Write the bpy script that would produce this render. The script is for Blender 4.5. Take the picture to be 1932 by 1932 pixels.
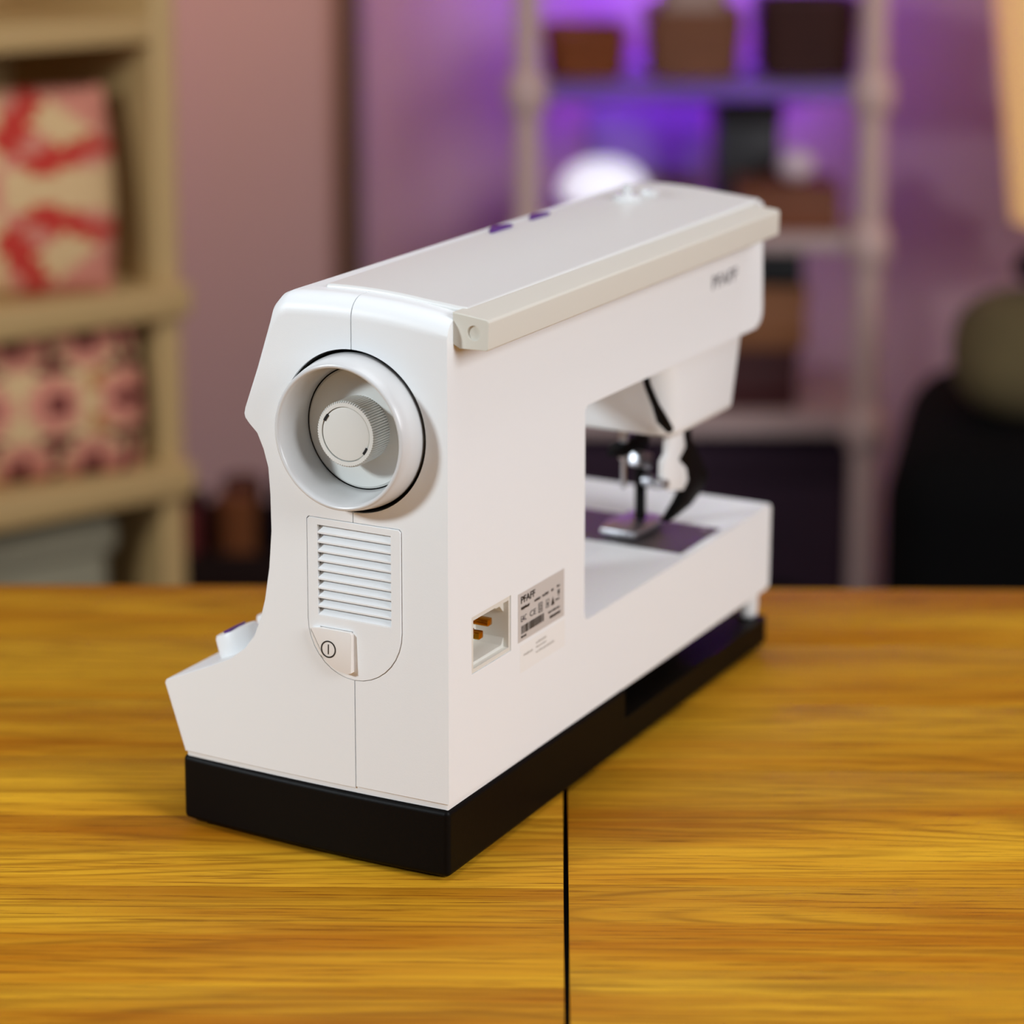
import bpy, bmesh, math, random
from mathutils import Vector, Matrix
random.seed(7)
PI = math.pi
for o in list(bpy.data.objects):
    bpy.data.objects.remove(o, do_unlink=True)
SC = bpy.context.scene
COL = SC.collection

# ------------------------------------------------------------------ camera
# table top is z = 0, the floor is z = FLOOR, camera looks along +Y
FLOOR = -0.75
FPX, PPX, PPY, YH = 4920.0, 966.0, 440.0, -438.0
PITCH = math.atan((PPY - YH) / FPX)
CAMZ = 0.56
cam_data = bpy.data.cameras.new('camera')
cam = bpy.data.objects.new('camera', cam_data)
COL.objects.link(cam)
cam.location = (0, 0, CAMZ)
cam.rotation_euler = (PI / 2 - PITCH, 0, 0)
cam_data.sensor_width = 36.0
cam_data.sensor_fit = 'HORIZONTAL'
cam_data.lens = FPX / 1932 * 36.0
cam_data.shift_y = -(966 - PPY) / 1932
cam_data.clip_start = 0.02
cam_data.dof.use_dof = True
cam_data.dof.focus_distance = 1.325
cam_data.dof.aperture_fstop = 3.9
SC.camera = cam

def ray(x, y):
    a, b = (x - PPX) / FPX, (y - PPY) / FPX
    return Vector((a, math.cos(PITCH) - b * math.sin(PITCH), -math.sin(PITCH) - b * math.cos(PITCH)))
def at(x, y, Y):
    d = ray(x, y)
    return Vector((0, 0, CAMZ)) + d * (Y / d.y)

# ------------------------------------------------------------------ light
w = bpy.data.worlds.new('world')
SC.world = w
w.use_nodes = True
w.node_tree.nodes['Background'].inputs[0].default_value = (0.9, 0.85, 0.9, 1)
w.node_tree.nodes['Background'].inputs[1].default_value = 0.04
vs = SC.view_settings
vs.view_transform = 'Standard'
vs.look = 'None'
vs.exposure = 0.10
vs.gamma = 1.0
vs.use_curve_mapping = False

def area(name, loc, target, sx, sy, power, col):
    l = bpy.data.lights.new(name, 'AREA')
    l.shape = 'RECTANGLE'; l.size = sx; l.size_y = sy
    l.energy = power; l.color = col
    o = bpy.data.objects.new(name, l)
    COL.objects.link(o)
    o.location = loc
    o.rotation_euler = (Vector(target) - Vector(loc)).to_track_quat('-Z', 'Y').to_euler()
    return o
MC = (0.06, 1.42, 0.15)
area('key_softbox', (-1.45, 0.72, 0.80), MC, 0.20, 0.20, 18.5, (0.83, 0.935, 1.0))
area('right_softbox', (1.75, -0.15, 1.15), MC, 1.1, 1.1, 43.5, (0.91, 0.955, 1.0))
area('overhead_fill', (0.35, 1.45, 1.70), (0.30, 1.50, 0), 1.2, 1.0, 8.8, (0.91, 0.95, 1.0))  # unseen fill added overhead to brighten the lid and table top

# ------------------------------------------------------------------ materials
def s2l(c):
    return tuple((v / 255 / 12.92 if v / 255 <= 0.04045 else ((v / 255 + 0.055) / 1.055) ** 2.4) for v in c)
def mat(name, rgb, rough=0.5, metal=0.0, spec=0.5, bump=0.0, bscale=400.0, var=0.0, vscale=6.0, coat=0.0, emit=None, estr=0.0, linear=False, subsurf=0.0, trans=0.0):
    m = bpy.data.materials.new(name)
    m.use_nodes = True
    nt = m.node_tree
    b = nt.nodes['Principled BSDF']
    c = tuple(rgb) if linear else s2l(rgb)
    b.inputs['Base Color'].default_value = (*c, 1)
    b.inputs['Roughness'].default_value = rough
    b.inputs['Metallic'].default_value = metal
    b.inputs['Specular IOR Level'].default_value = spec
    b.inputs['Coat Weight'].default_value = coat
    b.inputs['Transmission Weight'].default_value = trans
    tc = nt.nodes.new('ShaderNodeTexCoord')
    if var > 0:
        n = nt.nodes.new('ShaderNodeTexNoise'); n.inputs['Scale'].default_value = vscale; n.inputs['Detail'].default_value = 4
        nt.links.new(tc.outputs['Object'], n.inputs['Vector'])
        mx = nt.nodes.new('ShaderNodeMixRGB'); mx.blend_type = 'MIX'
        mx.inputs[1].default_value = (*[v * (1 - var) for v in c], 1)
        mx.inputs[2].default_value = (*[min(1, v * (1 + var)) for v in c], 1)
        nt.links.new(n.outputs['Fac'], mx.inputs[0]); nt.links.new(mx.outputs[0], b.inputs['Base Color'])
    if bump > 0:
        n = nt.nodes.new('ShaderNodeTexNoise'); n.inputs['Scale'].default_value = bscale; n.inputs['Detail'].default_value = 3
        nt.links.new(tc.outputs['Object'], n.inputs['Vector'])
        bp = nt.nodes.new('ShaderNodeBump'); bp.inputs['Strength'].default_value = bump; bp.inputs['Distance'].default_value = 0.0004
        nt.links.new(n.outputs['Fac'], bp.inputs['Height']); nt.links.new(bp.outputs[0], b.inputs['Normal'])
    if emit:
        b.inputs['Emission Color'].default_value = (*s2l(emit), 1)
        b.inputs['Emission Strength'].default_value = estr
    return m

M = {}
M['white'] = mat('white_plastic', (238, 240, 241), 0.44, bump=0.10, bscale=1400)
M['grey'] = mat('light_grey_plastic', (214, 214, 214), 0.24)
M['knob'] = mat('pale_grey_plastic', (226, 226, 221), 0.4)
M['handle'] = mat('cream_plastic', (217, 213, 201), 0.35)
M['black'] = mat('black_plastic', (5, 4, 4), 0.50, spec=0.12, bump=0.15, bscale=1500)
M['dark'] = mat('gap_shade_black', (8, 8, 8), 0.8)  # near-black colour stands in for the shade inside gaps and slots
M['print'] = mat('black_print', (26, 24, 23), 0.5)
M['printgrey'] = mat('grey_print', (128, 128, 132), 0.5)
M['printfaint'] = mat('faint_print', (186, 182, 176), 0.5)
M['sticker'] = mat('silver_label', (200, 194, 189), 0.45)
M['clearsticker'] = mat('off_white_label', (237, 236, 233), 0.5)
M['brass'] = mat('brass', (206, 150, 40), 0.22, metal=1.0)
M['steel'] = mat('steel', (190, 190, 195), 0.38, metal=1.0)
M['plate'] = mat('dark_steel_plate', (74, 68, 68), 0.32, metal=0.2)
M['purple'] = mat('purple_plastic', (78, 20, 120), 0.4)
M['button'] = mat('button_plastic', (233, 228, 223), 0.35)

def wood_mat(name, c_light, c_mid, c_dark, rough=0.55):
    m = bpy.data.materials.new(name); m.use_nodes = True
    nt = m.node_tree; N = nt.nodes; Lk = nt.links
    b = N['Principled BSDF']
    tc = N.new('ShaderNodeTexCoord'); oi = N.new('ShaderNodeObjectInfo')
    off = N.new('ShaderNodeVectorMath'); off.operation = 'SCALE'; off.inputs[3].default_value = 7.3
    comb = N.new('ShaderNodeCombineXYZ')
    for k in range(3): Lk.new(oi.outputs['Random'], comb.inputs[k])
    Lk.new(comb.outputs[0], off.inputs[0])
    add = N.new('ShaderNodeVectorMath'); add.operation = 'ADD'
    Lk.new(tc.outputs['Object'], add.inputs[0]); Lk.new(off.outputs[0], add.inputs[1])
    # broad figure
    mp = N.new('ShaderNodeMapping'); mp.inputs['Scale'].default_value = (1.5, 11, 11); Lk.new(add.outputs[0], mp.inputs[0])
    n1 = N.new('ShaderNodeTexNoise'); n1.inputs['Scale'].default_value = 1.6; n1.inputs['Detail'].default_value = 3; n1.inputs['Distortion'].default_value = 0.5
    Lk.new(mp.outputs[0], n1.inputs['Vector'])
    # growth-ring lines : wave over warped coordinate
    mp2 = N.new('ShaderNodeMapping'); mp2.inputs['Scale'].default_value = (0.9, 9, 9); Lk.new(add.outputs[0], mp2.inputs[0])
    nw = N.new('ShaderNodeTexNoise'); nw.inputs['Scale'].default_value = 1.1; nw.inputs['Detail'].default_value = 2.0; nw.inputs['Roughness'].default_value = 0.4
    Lk.new(mp2.outputs[0], nw.inputs['Vector'])
    mul = N.new('ShaderNodeMath'); mul.operation = 'MULTIPLY'; mul.inputs[1].default_value = 150
    Lk.new(nw.outputs['Fac'], mul.inputs[0])
    sn = N.new('ShaderNodeMath'); sn.operation = 'SINE'; Lk.new(mul.outputs[0], sn.inputs[0])
    mr = N.new('ShaderNodeMapRange'); mr.inputs[1].default_value = -1; mr.inputs[2].default_value = 1
    Lk.new(sn.outputs[0], mr.inputs[0])
    # fine pores
    mp3 = N.new('ShaderNodeMapping'); mp3.inputs['Scale'].default_value = (14, 520, 300); Lk.new(add.outputs[0], mp3.inputs[0])
    n3 = N.new('ShaderNodeTexNoise'); n3.inputs['Scale'].default_value = 1.0; n3.inputs['Detail'].default_value = 4; n3.inputs['Roughness'].default_value = 0.65
    Lk.new(mp3.outputs[0], n3.inputs['Vector'])
    pr = N.new('ShaderNodeMapRange'); pr.inputs[1].default_value = 0.51; pr.inputs[2].default_value = 0.68
    Lk.new(n3.outputs['Fac'], pr.inputs[0])
    # long streaks
    mp4 = N.new('ShaderNodeMapping'); mp4.inputs['Scale'].default_value = (2.2, 95, 60); Lk.new(add.outputs[0], mp4.inputs[0])
    n4 = N.new('ShaderNodeTexNoise'); n4.inputs['Scale'].default_value = 1.0; n4.inputs['Detail'].default_value = 3
    Lk.new(mp4.outputs[0], n4.inputs['Vector'])
    r1 = N.new('ShaderNodeValToRGB')
    r1.color_ramp.elements[0].position = 0.38; r1.color_ramp.elements[0].color = (*c_mid, 1)
    r1.color_ramp.elements[1].position = 0.60; r1.color_ramp.elements[1].color = (*c_light, 1)
    # combine broad + streak
    ad = N.new('ShaderNodeMath'); ad.operation = 'MULTIPLY_ADD'; ad.inputs[1].default_value = 0.32
    Lk.new(n4.outputs['Fac'], ad.inputs[0])
    hb = N.new('ShaderNodeMath'); hb.operation = 'MULTIPLY'; hb.inputs[1].default_value = 0.68
    Lk.new(n1.outputs['Fac'], hb.inputs[0]); Lk.new(hb.outputs[0], ad.inputs[2])
    pv = N.new('ShaderNodeMapRange'); pv.inputs[3].default_value = -0.04; pv.inputs[4].default_value = 0.04
    Lk.new(oi.outputs['Random'], pv.inputs[0])
    ad2 = N.new('ShaderNodeMath'); ad2.operation = 'ADD'; Lk.new(ad.outputs[0], ad2.inputs[0]); Lk.new(pv.outputs[0], ad2.inputs[1])
    Lk.new(ad2.outputs[0], r1.inputs[0])
    mx = N.new('ShaderNodeMixRGB'); mx.inputs[2].default_value = (*c_dark, 1); Lk.new(r1.outputs[0], mx.inputs[1])
    # ring lines shown where the streak noise is strong
    rl = N.new('ShaderNodeMath'); rl.operation = 'POWER'; rl.inputs[1].default_value = 3.0; Lk.new(mr.outputs[0], rl.inputs[0])
    rm = N.new('ShaderNodeMath'); rm.operation = 'MULTIPLY'; Lk.new(rl.outputs[0], rm.inputs[0])
    rmk = N.new('ShaderNodeMapRange'); rmk.inputs[1].default_value = 0.40; rmk.inputs[2].default_value = 0.62; rmk.inputs[4].default_value = 0.55
    Lk.new(n4.outputs['Fac'], rmk.inputs[0]); Lk.new(rmk.outputs[0], rm.inputs[1])
    pm = N.new('ShaderNodeMath'); pm.operation = 'MULTIPLY'; pm.inputs[1].default_value = 0.80; Lk.new(pr.outputs[0], pm.inputs[0])
    tot = N.new('ShaderNodeMath'); tot.operation = 'MAXIMUM'; Lk.new(rm.outputs[0], tot.inputs[0]); Lk.new(pm.outputs[0], tot.inputs[1])
    Lk.new(tot.outputs[0], mx.inputs[0])
    Lk.new(mx.outputs[0], b.inputs['Base Color'])
    b.inputs['Roughness'].default_value = rough
    b.inputs['Specular IOR Level'].default_value = 0.10
    bp = N.new('ShaderNodeBump'); bp.inputs['Strength'].default_value = 0.25; bp.inputs['Distance'].default_value = 0.0004; bp.invert = True
    Lk.new(tot.outputs[0], bp.inputs['Height']); Lk.new(bp.outputs[0], b.inputs['Normal'])
    return m
M['oak'] = wood_mat('oiled_oak', (0.65, 0.338, 0.018), (0.42, 0.148, 0.0045), (0.16, 0.042, 0.002))

# ------------------------------------------------------------------ mesh helpers
def tag(o, label=None, cat=None, group=None, kind=None):
    if label: o['label'] = label
    if cat: o['category'] = cat
    if group: o['group'] = group
    if kind: o['kind'] = kind
    return o
def finish(bm, ang=35):
    bmesh.ops.recalc_face_normals(bm, faces=bm.faces[:])
    c = math.cos(math.radians(ang))
    for f in bm.faces: f.smooth = True
    for e in bm.edges:
        if len(e.link_faces) == 2:
            e.smooth = e.link_faces[0].normal.dot(e.link_faces[1].normal) > c
def obj(name, bm, m, parent=None, wn=False, ang=35, fin=True):
    if fin: finish(bm, ang)
    me = bpy.data.meshes.new(name)
    bm.to_mesh(me); bm.free()
    for mm in (m if isinstance(m, (list, tuple)) else [m]): me.materials.append(mm)
    o = bpy.data.objects.new(name, me)
    COL.objects.link(o)
    if parent is not None: o.parent = parent
    if wn:
        md = o.modifiers.new('weighted_normal', 'WEIGHTED_NORMAL'); md.keep_sharp = True; md.weight = 100
    return o
def empty(name, loc=(0, 0, 0), rz=0):
    o = bpy.data.objects.new(name, None)
    COL.objects.link(o); o.location = loc; o.rotation_euler = (0, 0, rz)
    o.empty_display_size = 0.05
    return o
def box(bm, x0, x1, y0, y1, z0, z1, bev=0.0, seg=2):
    r = bmesh.ops.create_cube(bm, size=1.0)
    vs_ = r['verts']
    for v in vs_:
        v.co = Vector(((x0 + x1) / 2 + v.co.x * (x1 - x0), (y0 + y1) / 2 + v.co.y * (y1 - y0), (z0 + z1) / 2 + v.co.z * (z1 - z0)))
    if bev > 0:
        es = list({e for v in vs_ for e in v.link_edges})
        bmesh.ops.bevel(bm, geom=es, offset=bev, segments=seg, affect='EDGES', profile=0.5)
    return bm
def bx(*a, bev=0.0, seg=2):
    return box(bmesh.new(), *a, bev=bev, seg=seg)
AX = {'x': lambda a, b, t: (t, a, b), 'y': lambda a, b, t: (a, t, b), 'z': lambda a, b, t: (a, b, t)}
def prism(poly, axis, lo, hi, bm=None):
    bm = bm or bmesh.new()
    f = AX[axis]
    A = [bm.verts.new(f(a, b, lo)) for a, b in poly]
    B = [bm.verts.new(f(a, b, hi)) for a, b in poly]
    bm.faces.new(A); bm.faces.new(B[::-1])
    n = len(poly)
    for i in range(n):
        bm.faces.new((A[i], A[(i + 1) % n], B[(i + 1) % n], B[i]))
    bmesh.ops.recalc_face_normals(bm, faces=bm.faces[:])
    return bm
def bevel(bm, test, off, seg=4):
    es = [e for e in bm.edges if test(e.verts[0].co, e.verts[1].co)]
    if es: bmesh.ops.bevel(bm, geom=es, offset=off, segments=seg, affect='EDGES', profile=0.5, clamp_overlap=True)
    return bm
def cuts(bm, axis, vals):
    n = {'x': (1, 0, 0), 'y': (0, 1, 0), 'z': (0, 0, 1)}[axis]
    for v in vals:
        bmesh.ops.bisect_plane(bm, geom=bm.verts[:] + bm.edges[:] + bm.faces[:], plane_co=Vector(n) * v, plane_no=n, dist=1e-6)
    return bm
def lathe(prof, axis='z', n=64, bm=None, cx=0, cy=0, closed=False):
    """prof: list of (r, h); axis: revolve axis; cx, cy: centre in the two other coordinates"""
    bm = bm or bmesh.new()
    f = {'z': lambda r, a, h: (cx + r * math.cos(a), cy + r * math.sin(a), h),
         'x': lambda r, a, h: (h, cx + r * math.cos(a), cy + r * math.sin(a)),
         'y': lambda r, a, h: (cx + r * math.cos(a), h, cy + r * math.sin(a))}[axis]
    rings = []
    for r, h in prof:
        if r < 1e-7: rings.append([bm.verts.new(f(0, 0, h))])
        else: rings.append([bm.verts.new(f(r, 2 * PI * i / n, h)) for i in range(n)])
    ps = list(zip(rings[:-1], rings[1:])) + ([(rings[-1], rings[0])] if closed else [])
    for A, B in ps:
        for i in range(n):
            j = (i + 1) % n
            if len(A) == 1 and len(B) == 1: continue
            if len(A) == 1: bm.faces.new((A[0], B[i], B[j]))
            elif len(B) == 1: bm.faces.new((A[i], A[j], B[0]))
            else: bm.faces.new((A[i], A[j], B[j], B[i]))
    return bm
def tube(pts, r, n=10, bm=None, cap=True):
    bm = bm or bmesh.new()
    P = [Vector(p) for p in pts]
    R = r if isinstance(r, (list, tuple)) else [r] * len(P)
    rings = []
    for i, p in enumerate(P):
        d = (P[min(i + 1, len(P) - 1)] - P[max(i - 1, 0)]).normalized()
        a = d.cross(Vector((0.31, 0.2, 0.93))).normalized()
        b = d.cross(a).normalized()
        rings.append([bm.verts.new(p + R[i] * (math.cos(2 * PI * k / n) * a + math.sin(2 * PI * k / n) * b)) for k in range(n)])
    for A, B in zip(rings[:-1], rings[1:]):
        for k in range(n):
            bm.faces.new((A[k], A[(k + 1) % n], B[(k + 1) % n], B[k]))
    if cap:
        bm.faces.new(rings[0][::-1]); bm.faces.new(rings[-1])
    return bm
def boolean(o, cutters, op='DIFFERENCE'):
    """cut o with temporary meshes (list of bmesh), apply at once"""
    temps = []
    for bm in cutters:
        bmesh.ops.recalc_face_normals(bm, faces=bm.faces[:])
        me = bpy.data.meshes.new('tmp'); bm.to_mesh(me); bm.free()
        t = bpy.data.objects.new('tmp', me); COL.objects.link(t)
        t.parent = o.parent
        md = o.modifiers.new('b', 'BOOLEAN'); md.operation = op; md.solver = 'EXACT'; md.object = t
        temps.append(t)
    wn = [m for m in o.modifiers if m.type == 'WEIGHTED_NORMAL']
    for m in wn: o.modifiers.remove(m)
    bpy.context.view_layer.update()
    dg = bpy.context.evaluated_depsgraph_get()
    me = bpy.data.meshes.new_from_object(o.evaluated_get(dg))
    o.modifiers.clear()
    old = o.data; o.data = me; bpy.data.meshes.remove(old); me.name = o.name
    for t in temps:
        m_ = t.data; bpy.data.objects.remove(t, do_unlink=True); bpy.data.meshes.remove(m_)
    bm = bmesh.new(); bm.from_mesh(me)
    finish(bm); bm.to_mesh(me); bm.free()
    md = o.modifiers.new('weighted_normal', 'WEIGHTED_NORMAL'); md.keep_sharp = True; md.weight = 100
    return o
def cyl(cx, cy, r, axis, lo, hi, n=48):
    return lathe([(0, lo), (r, lo), (r, hi), (0, hi)], axis, n, None, cx, cy)
def text_mesh(s, size, bold=0.0):
    cu = bpy.data.curves.new('t', 'FONT'); cu.body = s; cu.size = size; cu.offset = bold
    cu.extrude = 0.00004; cu.resolution_u = 3
    t = bpy.data.objects.new('t', cu); COL.objects.link(t)
    bpy.context.view_layer.update()
    me = bpy.data.meshes.new_from_object(t.evaluated_get(bpy.context.evaluated_depsgraph_get()))
    bpy.data.objects.remove(t, do_unlink=True); bpy.data.curves.remove(cu)
    return me

# ------------------------------------------------------------------ setting: room
def wall_mat():
    return mat('painted_wall', (204, 166, 164), 0.75, bump=0.2, bscale=60, var=0.04, vscale=2)
M['wall'] = wall_mat()
M['floor'] = mat('dark_carpet', (52, 42, 46), 0.95, bump=0.4, bscale=300, var=0.15, vscale=30)
M['ceil'] = mat('ceiling_paint', (225, 220, 215), 0.9)
M['trim'] = mat('brown_trim', (112, 84, 66), 0.55)
WALLY = 3.75
def structure(name, bm, m):
    return tag(obj(name, bm, m), kind='structure')
structure('floor', bx(-2.6, 2.6, -1.6, WALLY, FLOOR - 0.05, FLOOR), M['floor'])
structure('wall_back', bx(-2.6, 2.6, WALLY, WALLY + 0.1, FLOOR, 1.85), M['wall'])
structure('wall_left', bx(-2.7, -2.6, -1.6, WALLY, FLOOR, 1.85), M['wall'])
structure('wall_right', bx(2.6, 2.7, -1.6, WALLY, FLOOR, 1.85), M['wall'])
structure('ceiling', bx(-2.6, 2.6, -1.6, WALLY, 1.85, 1.9), M['ceil'])
xs = at(662, 500, WALLY - 0.03).x
structure('trim_1', bx(xs - 0.017, xs + 0.017, WALLY - 0.03, WALLY, FLOOR, 1.85, bev=0.004), M['trim'])

# ------------------------------------------------------------------ table
def build_table():
    t = empty('dining_table', (0.0293, 1.3557, FLOOR), 0)
    t.rotation_euler = (0, 0, math.radians(-0.95))     # turned a touch against the camera
    tag(t, 'yellow-brown oak table of glued boards with a dark split down the middle', 'table')
    back, front = 1.739 - 1.3557, -0.62
    H = -FLOOR
    def half(x0, x1, bounds):
        b = [front] + bounds + [back]
        for i in range(len(b) - 1):
            bm = bx(x0, x1, b[i] + 0.00008, b[i + 1] - 0.00008, H - 0.026, H, bev=0.0005, seg=2)
            # own origin so that the grain differs from board to board
            cx, cy = (x0 + x1) / 2, (b[i] + b[i + 1]) / 2
            bmesh.ops.translate(bm, verts=bm.verts[:], vec=(-cx, -cy, -H))
            o = obj('plank', bm, M['oak'], t); o.location = (cx, cy, H)
    g = 0.0013
    half(-0.95, -g, [y - 1.3557 for y in (0.84, 0.95, 1.045, 1.135, 1.245, 1.335, 1.42, 1.515, 1.63)])
    half(g, 0.95, [y - 1.3557 for y in (0.82, 0.93, 1.05, 1.155, 1.25, 1.405, 1.51, 1.62)])
    obj('apron', bx(-0.88, 0.88, front + 0.06, front + 0.08, H - 0.11, H - 0.0265), M['oak'], t)
    obj('apron', bx(-0.88, 0.88, back - 0.08, back - 0.06, H - 0.11, H - 0.0265), M['oak'], t)
    obj('support_rail', bx(-0.03, 0.03, front + 0.08, back - 0.08, H - 0.07, H - 0.027), M['dark'], t)
    for sx in (-0.88, 0.81):
        for y in (front + 0.05, back - 0.12):
            obj('leg', bx(sx, sx + 0.07, y, y + 0.07, 0, H - 0.0265, bev=0.003), M['oak'], t)
    return t
build_table()

# ------------------------------------------------------------------ sewing machine (local x = length, y = depth, z = up)
BETA = math.radians(28.36)
MO = Vector((-0.0319, 1.2513, 0.0))
mach = empty('sewing_machine', MO, PI / 2 - BETA)
tag(mach, 'white sewing machine with round handwheel and black base standing on the oak table', 'sewing machine')

def crown(v): return max(0.0, 0.0062 * (1 - ((v - 0.066) / 0.066) ** 2))
def deform_body(bm, cut=True):
    if cut:
        cuts(bm, 'y', [0.008 * k for k in range(1, 22)])
    for v in bm.verts:
        u, y, z = v.co
        wt = min(1, max(0, (z - 0.268) / 0.020))
        v.co.z += crown(y) * wt * wt * (3 - 2 * wt)
        wu = min(1, max(0, (0.05 - u) / 0.05))
        v.co.x -= 0.0015 * max(0, 1 - ((y - 0.085) / 0.085) ** 2) * wu
    return bm
def bulge(v): return 0.0015 * max(0, 1 - ((v - 0.085) / 0.085) ** 2)
SV = 0.0547
WC = (0.0545, 0.2307)     # handwheel centre (v, z)

def panel_outline(hw, ztop, zarc, zbot, n=18, vc=0.0545, r=0.0012):
    p = [(vc + hw, ztop - r), (vc + hw - r, ztop), (vc - hw + r, ztop), (vc - hw, ztop - r)]
    for i in range(n + 1):
        a = PI + PI * i / n
        p.append((vc + hw * math.cos(a), zarc + (zarc - zbot) * math.sin(a)))
    return p
PB = bulge(0.0545)
def panel_cut():
    return [prism(panel_outline(0.02815, 0.18325, 0.1290, 0.09915), 'x', -0.02, -PB + 0.0018),
            bx(-0.02, 0.0075, 0.0310, 0.0774, 0.1300, 0.1800)]
# back shell : C shape in (u, z)
def arc(cx, cy, r, a0, a1, n=6):
    return [(cx + r * math.cos(math.radians(a0 + (a1 - a0) * i / n)), cy + r * math.sin(math.radians(a0 + (a1 - a0) * i / n))) for i in range(n + 1)]
Cpoly = [(0, 0.0420), (0.1945, 0.0394), (0.1985, 0.0402), (0.418, 0.0402), (0.4195, 0.0925), (0.4175, 0.0945),
         (0.1555, 0.0945)] + arc(0.1555, 0.0985, 0.004, -90, -180, 3) + [(0.1515, 0.2130)] + arc(0.1555, 0.2130, 0.004, 180, 90, 3) + \
        [(0.388, 0.2155)] + arc(0.389, 0.2260, 0.0115, -75, 0, 5) + [(0.3985, 0.2935), (0, 0.2935)]
bm = prism(Cpoly, 'y', 0.0, SV - 0.0003)
bevel(bm, lambda a, b: a.x < 1e-6 and b.x < 1e-6 and a.z > 0.29 and b.z > 0.29, 0.0105, 8)
bevel(bm, lambda a, b: a.y < 1e-6 and b.y < 1e-6 and abs(a.x) < 1e-6 and abs(b.x) < 1e-6 and abs(a.z - b.z) > 0.1, 0.004, 5)
bevel(bm, lambda a, b: a.y < 1e-6 and b.y < 1e-6 and a.x > 0.38 and b.x > 0.38 and min(a.z, b.z) > 0.2, 0.003, 3)
bevel(bm, lambda a, b: a.y < 1e-6 and b.y < 1e-6 and a.x > 0.41 and b.x > 0.41 and max(a.z, b.z) < 0.2, 0.002, 3)
deform_body(bm)
back_shell = obj('back_shell', bm, M['white'], mach)
boolean(back_shell, [
    cyl(WC[0], WC[1], 0.0424, 'x', -0.02, 0.012, 96),
    bx(0.0238, 0.066, -0.01, 0.024, 0.1036, 0.1341),
] + panel_cut())

# front shell : profile in (v, z)
pf = [(0.1635, 0.0412), (0.1760, 0.0770), (0.1752, 0.0785), (0.1444, 0.0922), (0.1330, 0.0978), (0.1231, 0.1052), (0.1170, 0.1130), (0.1128, 0.1234), (0.1099, 0.1339),
      (0.1069, 0.1516), (0.1052, 0.1718), (0.1055, 0.1916), (0.1065, 0.2056), (0.1093, 0.2151), (0.1130, 0.2231), (0.1179, 0.2276), (0.1203, 0.2304),
      (0.1208, 0.2325), (0.1202, 0.2352), (0.1040, 0.2840), (0.1025, 0.2882), (0.0990, 0.2918), (0.0939, 0.2935)]
s0 = SV + 0.0003
pillar = [(s0, 0.0412)] + pf + [(s0, 0.2935)]
bm = bmesh.new()
rf = 0.0105; lay = []
for k in range(11):                                   # rounded upper edge at the handwheel end
    if k < 10:
        a = PI / 2 * k / 9; uu = rf * (1 - math.cos(a)); dd = rf * (1 - math.sin(a))
    else: uu, dd = 0.1515, 0.0
    sl_ = 0.0010 * max(0.0, 1 - uu / 0.0015)              # small round on the other edges
    row = []
    for (y, z) in pillar:
        t = min(1, max(0, (z - 0.268) / 0.0185)); t = t * t * (3 - 2 * t)
        row.append(bm.verts.new((uu, y - (sl_ if y > s0 + 0.01 else 0), z - dd * t)))
    lay.append(row)
for A, B in zip(lay[:-1], lay[1:]):
    n = len(A)
    for i in range(n): bm.faces.new((A[i], A[(i + 1) % n], B[(i + 1) % n], B[i]))
bm.faces.new(lay[0][::-1]); bm.faces.new(lay[-1])
bmesh.ops.recalc_face_normals(bm, faces=bm.faces[:])
deform_body(bm)
bm2 = prism([(s0, 0.2165)] + [p for p in pf if p[1] > 0.2170] + [(s0, 0.2935)], 'x', 0.1515, 0.3985); deform_body(bm2)
bm3 = prism([(s0, 0.0402), (0.160, 0.0402), (0.163, 0.0925), (0.161, 0.0945), (s0, 0.0945)], 'x', 0.1515, 0.4185)
bevel(bm3, lambda a, b: a.x > 0.41 and b.x > 0.41, 0.0015, 2)
obj('arm_shell', bm2, M['white'], mach, wn=True)
obj('bed_shell', bm3, M['white'], mach, wn=True)
front_shell = obj('front_shell', bm, M['white'], mach)
boolean(front_shell, [cyl(WC[0], WC[1], 0.0424, 'x', -0.02, 0.012, 96)] + panel_cut())

# thin lip between body and base
bm = bx(0.0014, 0.4168, 0.0014, 0.1625, 0.0375, 0.0445, bev=0.0008)
cuts(bm, 'y', [0.012 * k for k in range(1, 14)])
for v in bm.verts:
    v.co.x -= 0.0022 * max(0, 1 - ((v.co.y - 0.0825) / 0.0825) ** 2) * min(1, max(0, (0.05 - v.co.x) / 0.05))
obj('lower_lip', bm, M['white'], mach, wn=True)

# black base
bm = bx(0.0, 0.414, -0.0003, 0.1650, 0.0025, 0.0385, bev=0.0030, seg=4)
cuts(bm, 'y', [0.012 * k for k in range(1, 14)])
for v in bm.verts:
    k = 0.0042 - 0.0012 * (v.co.z / 0.0385)
    v.co.x -= k * max(0, 1 - ((v.co.y - 0.075) / 0.09) ** 2) * min(1, max(0, (0.05 - v.co.x) / 0.05))
base = obj('base', bm, M['black'], mach)
boolean(base, [bx(0.2035, 0.405, -0.02, 0.06, 0.0205, 0.0384), bx(0.405, 0.45, -0.02, 0.20, 0.0205, 0.06), bx(0.203, 0.406, -0.02, 0.06, 0.0375, 0.06)])
for fu in (0.008, 0.37):
    for fv in (0.008, 0.125):
        obj('foot', bx(fu - 0.004, fu + 0.028, fv, fv + 0.028, 0.0, 0.0028, bev=0.0006), M['black'], base)
obj('bottom_rim', bx(0.004, 0.405, 0.004, 0.160, 0.0006, 0.0030, bev=0.0005), M['black'], base)

# support leg under the free end of the bed
bm = lathe([(0, 0.0206), (0.0045, 0.0206), (0.0062, 0.0225), (0.0068, 0.030), (0.0068, 0.0420), (0, 0.0420)], 'z', 28, None, 0.4075, 0.0110)
obj('support_leg', bm, M['white'], mach)

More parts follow.
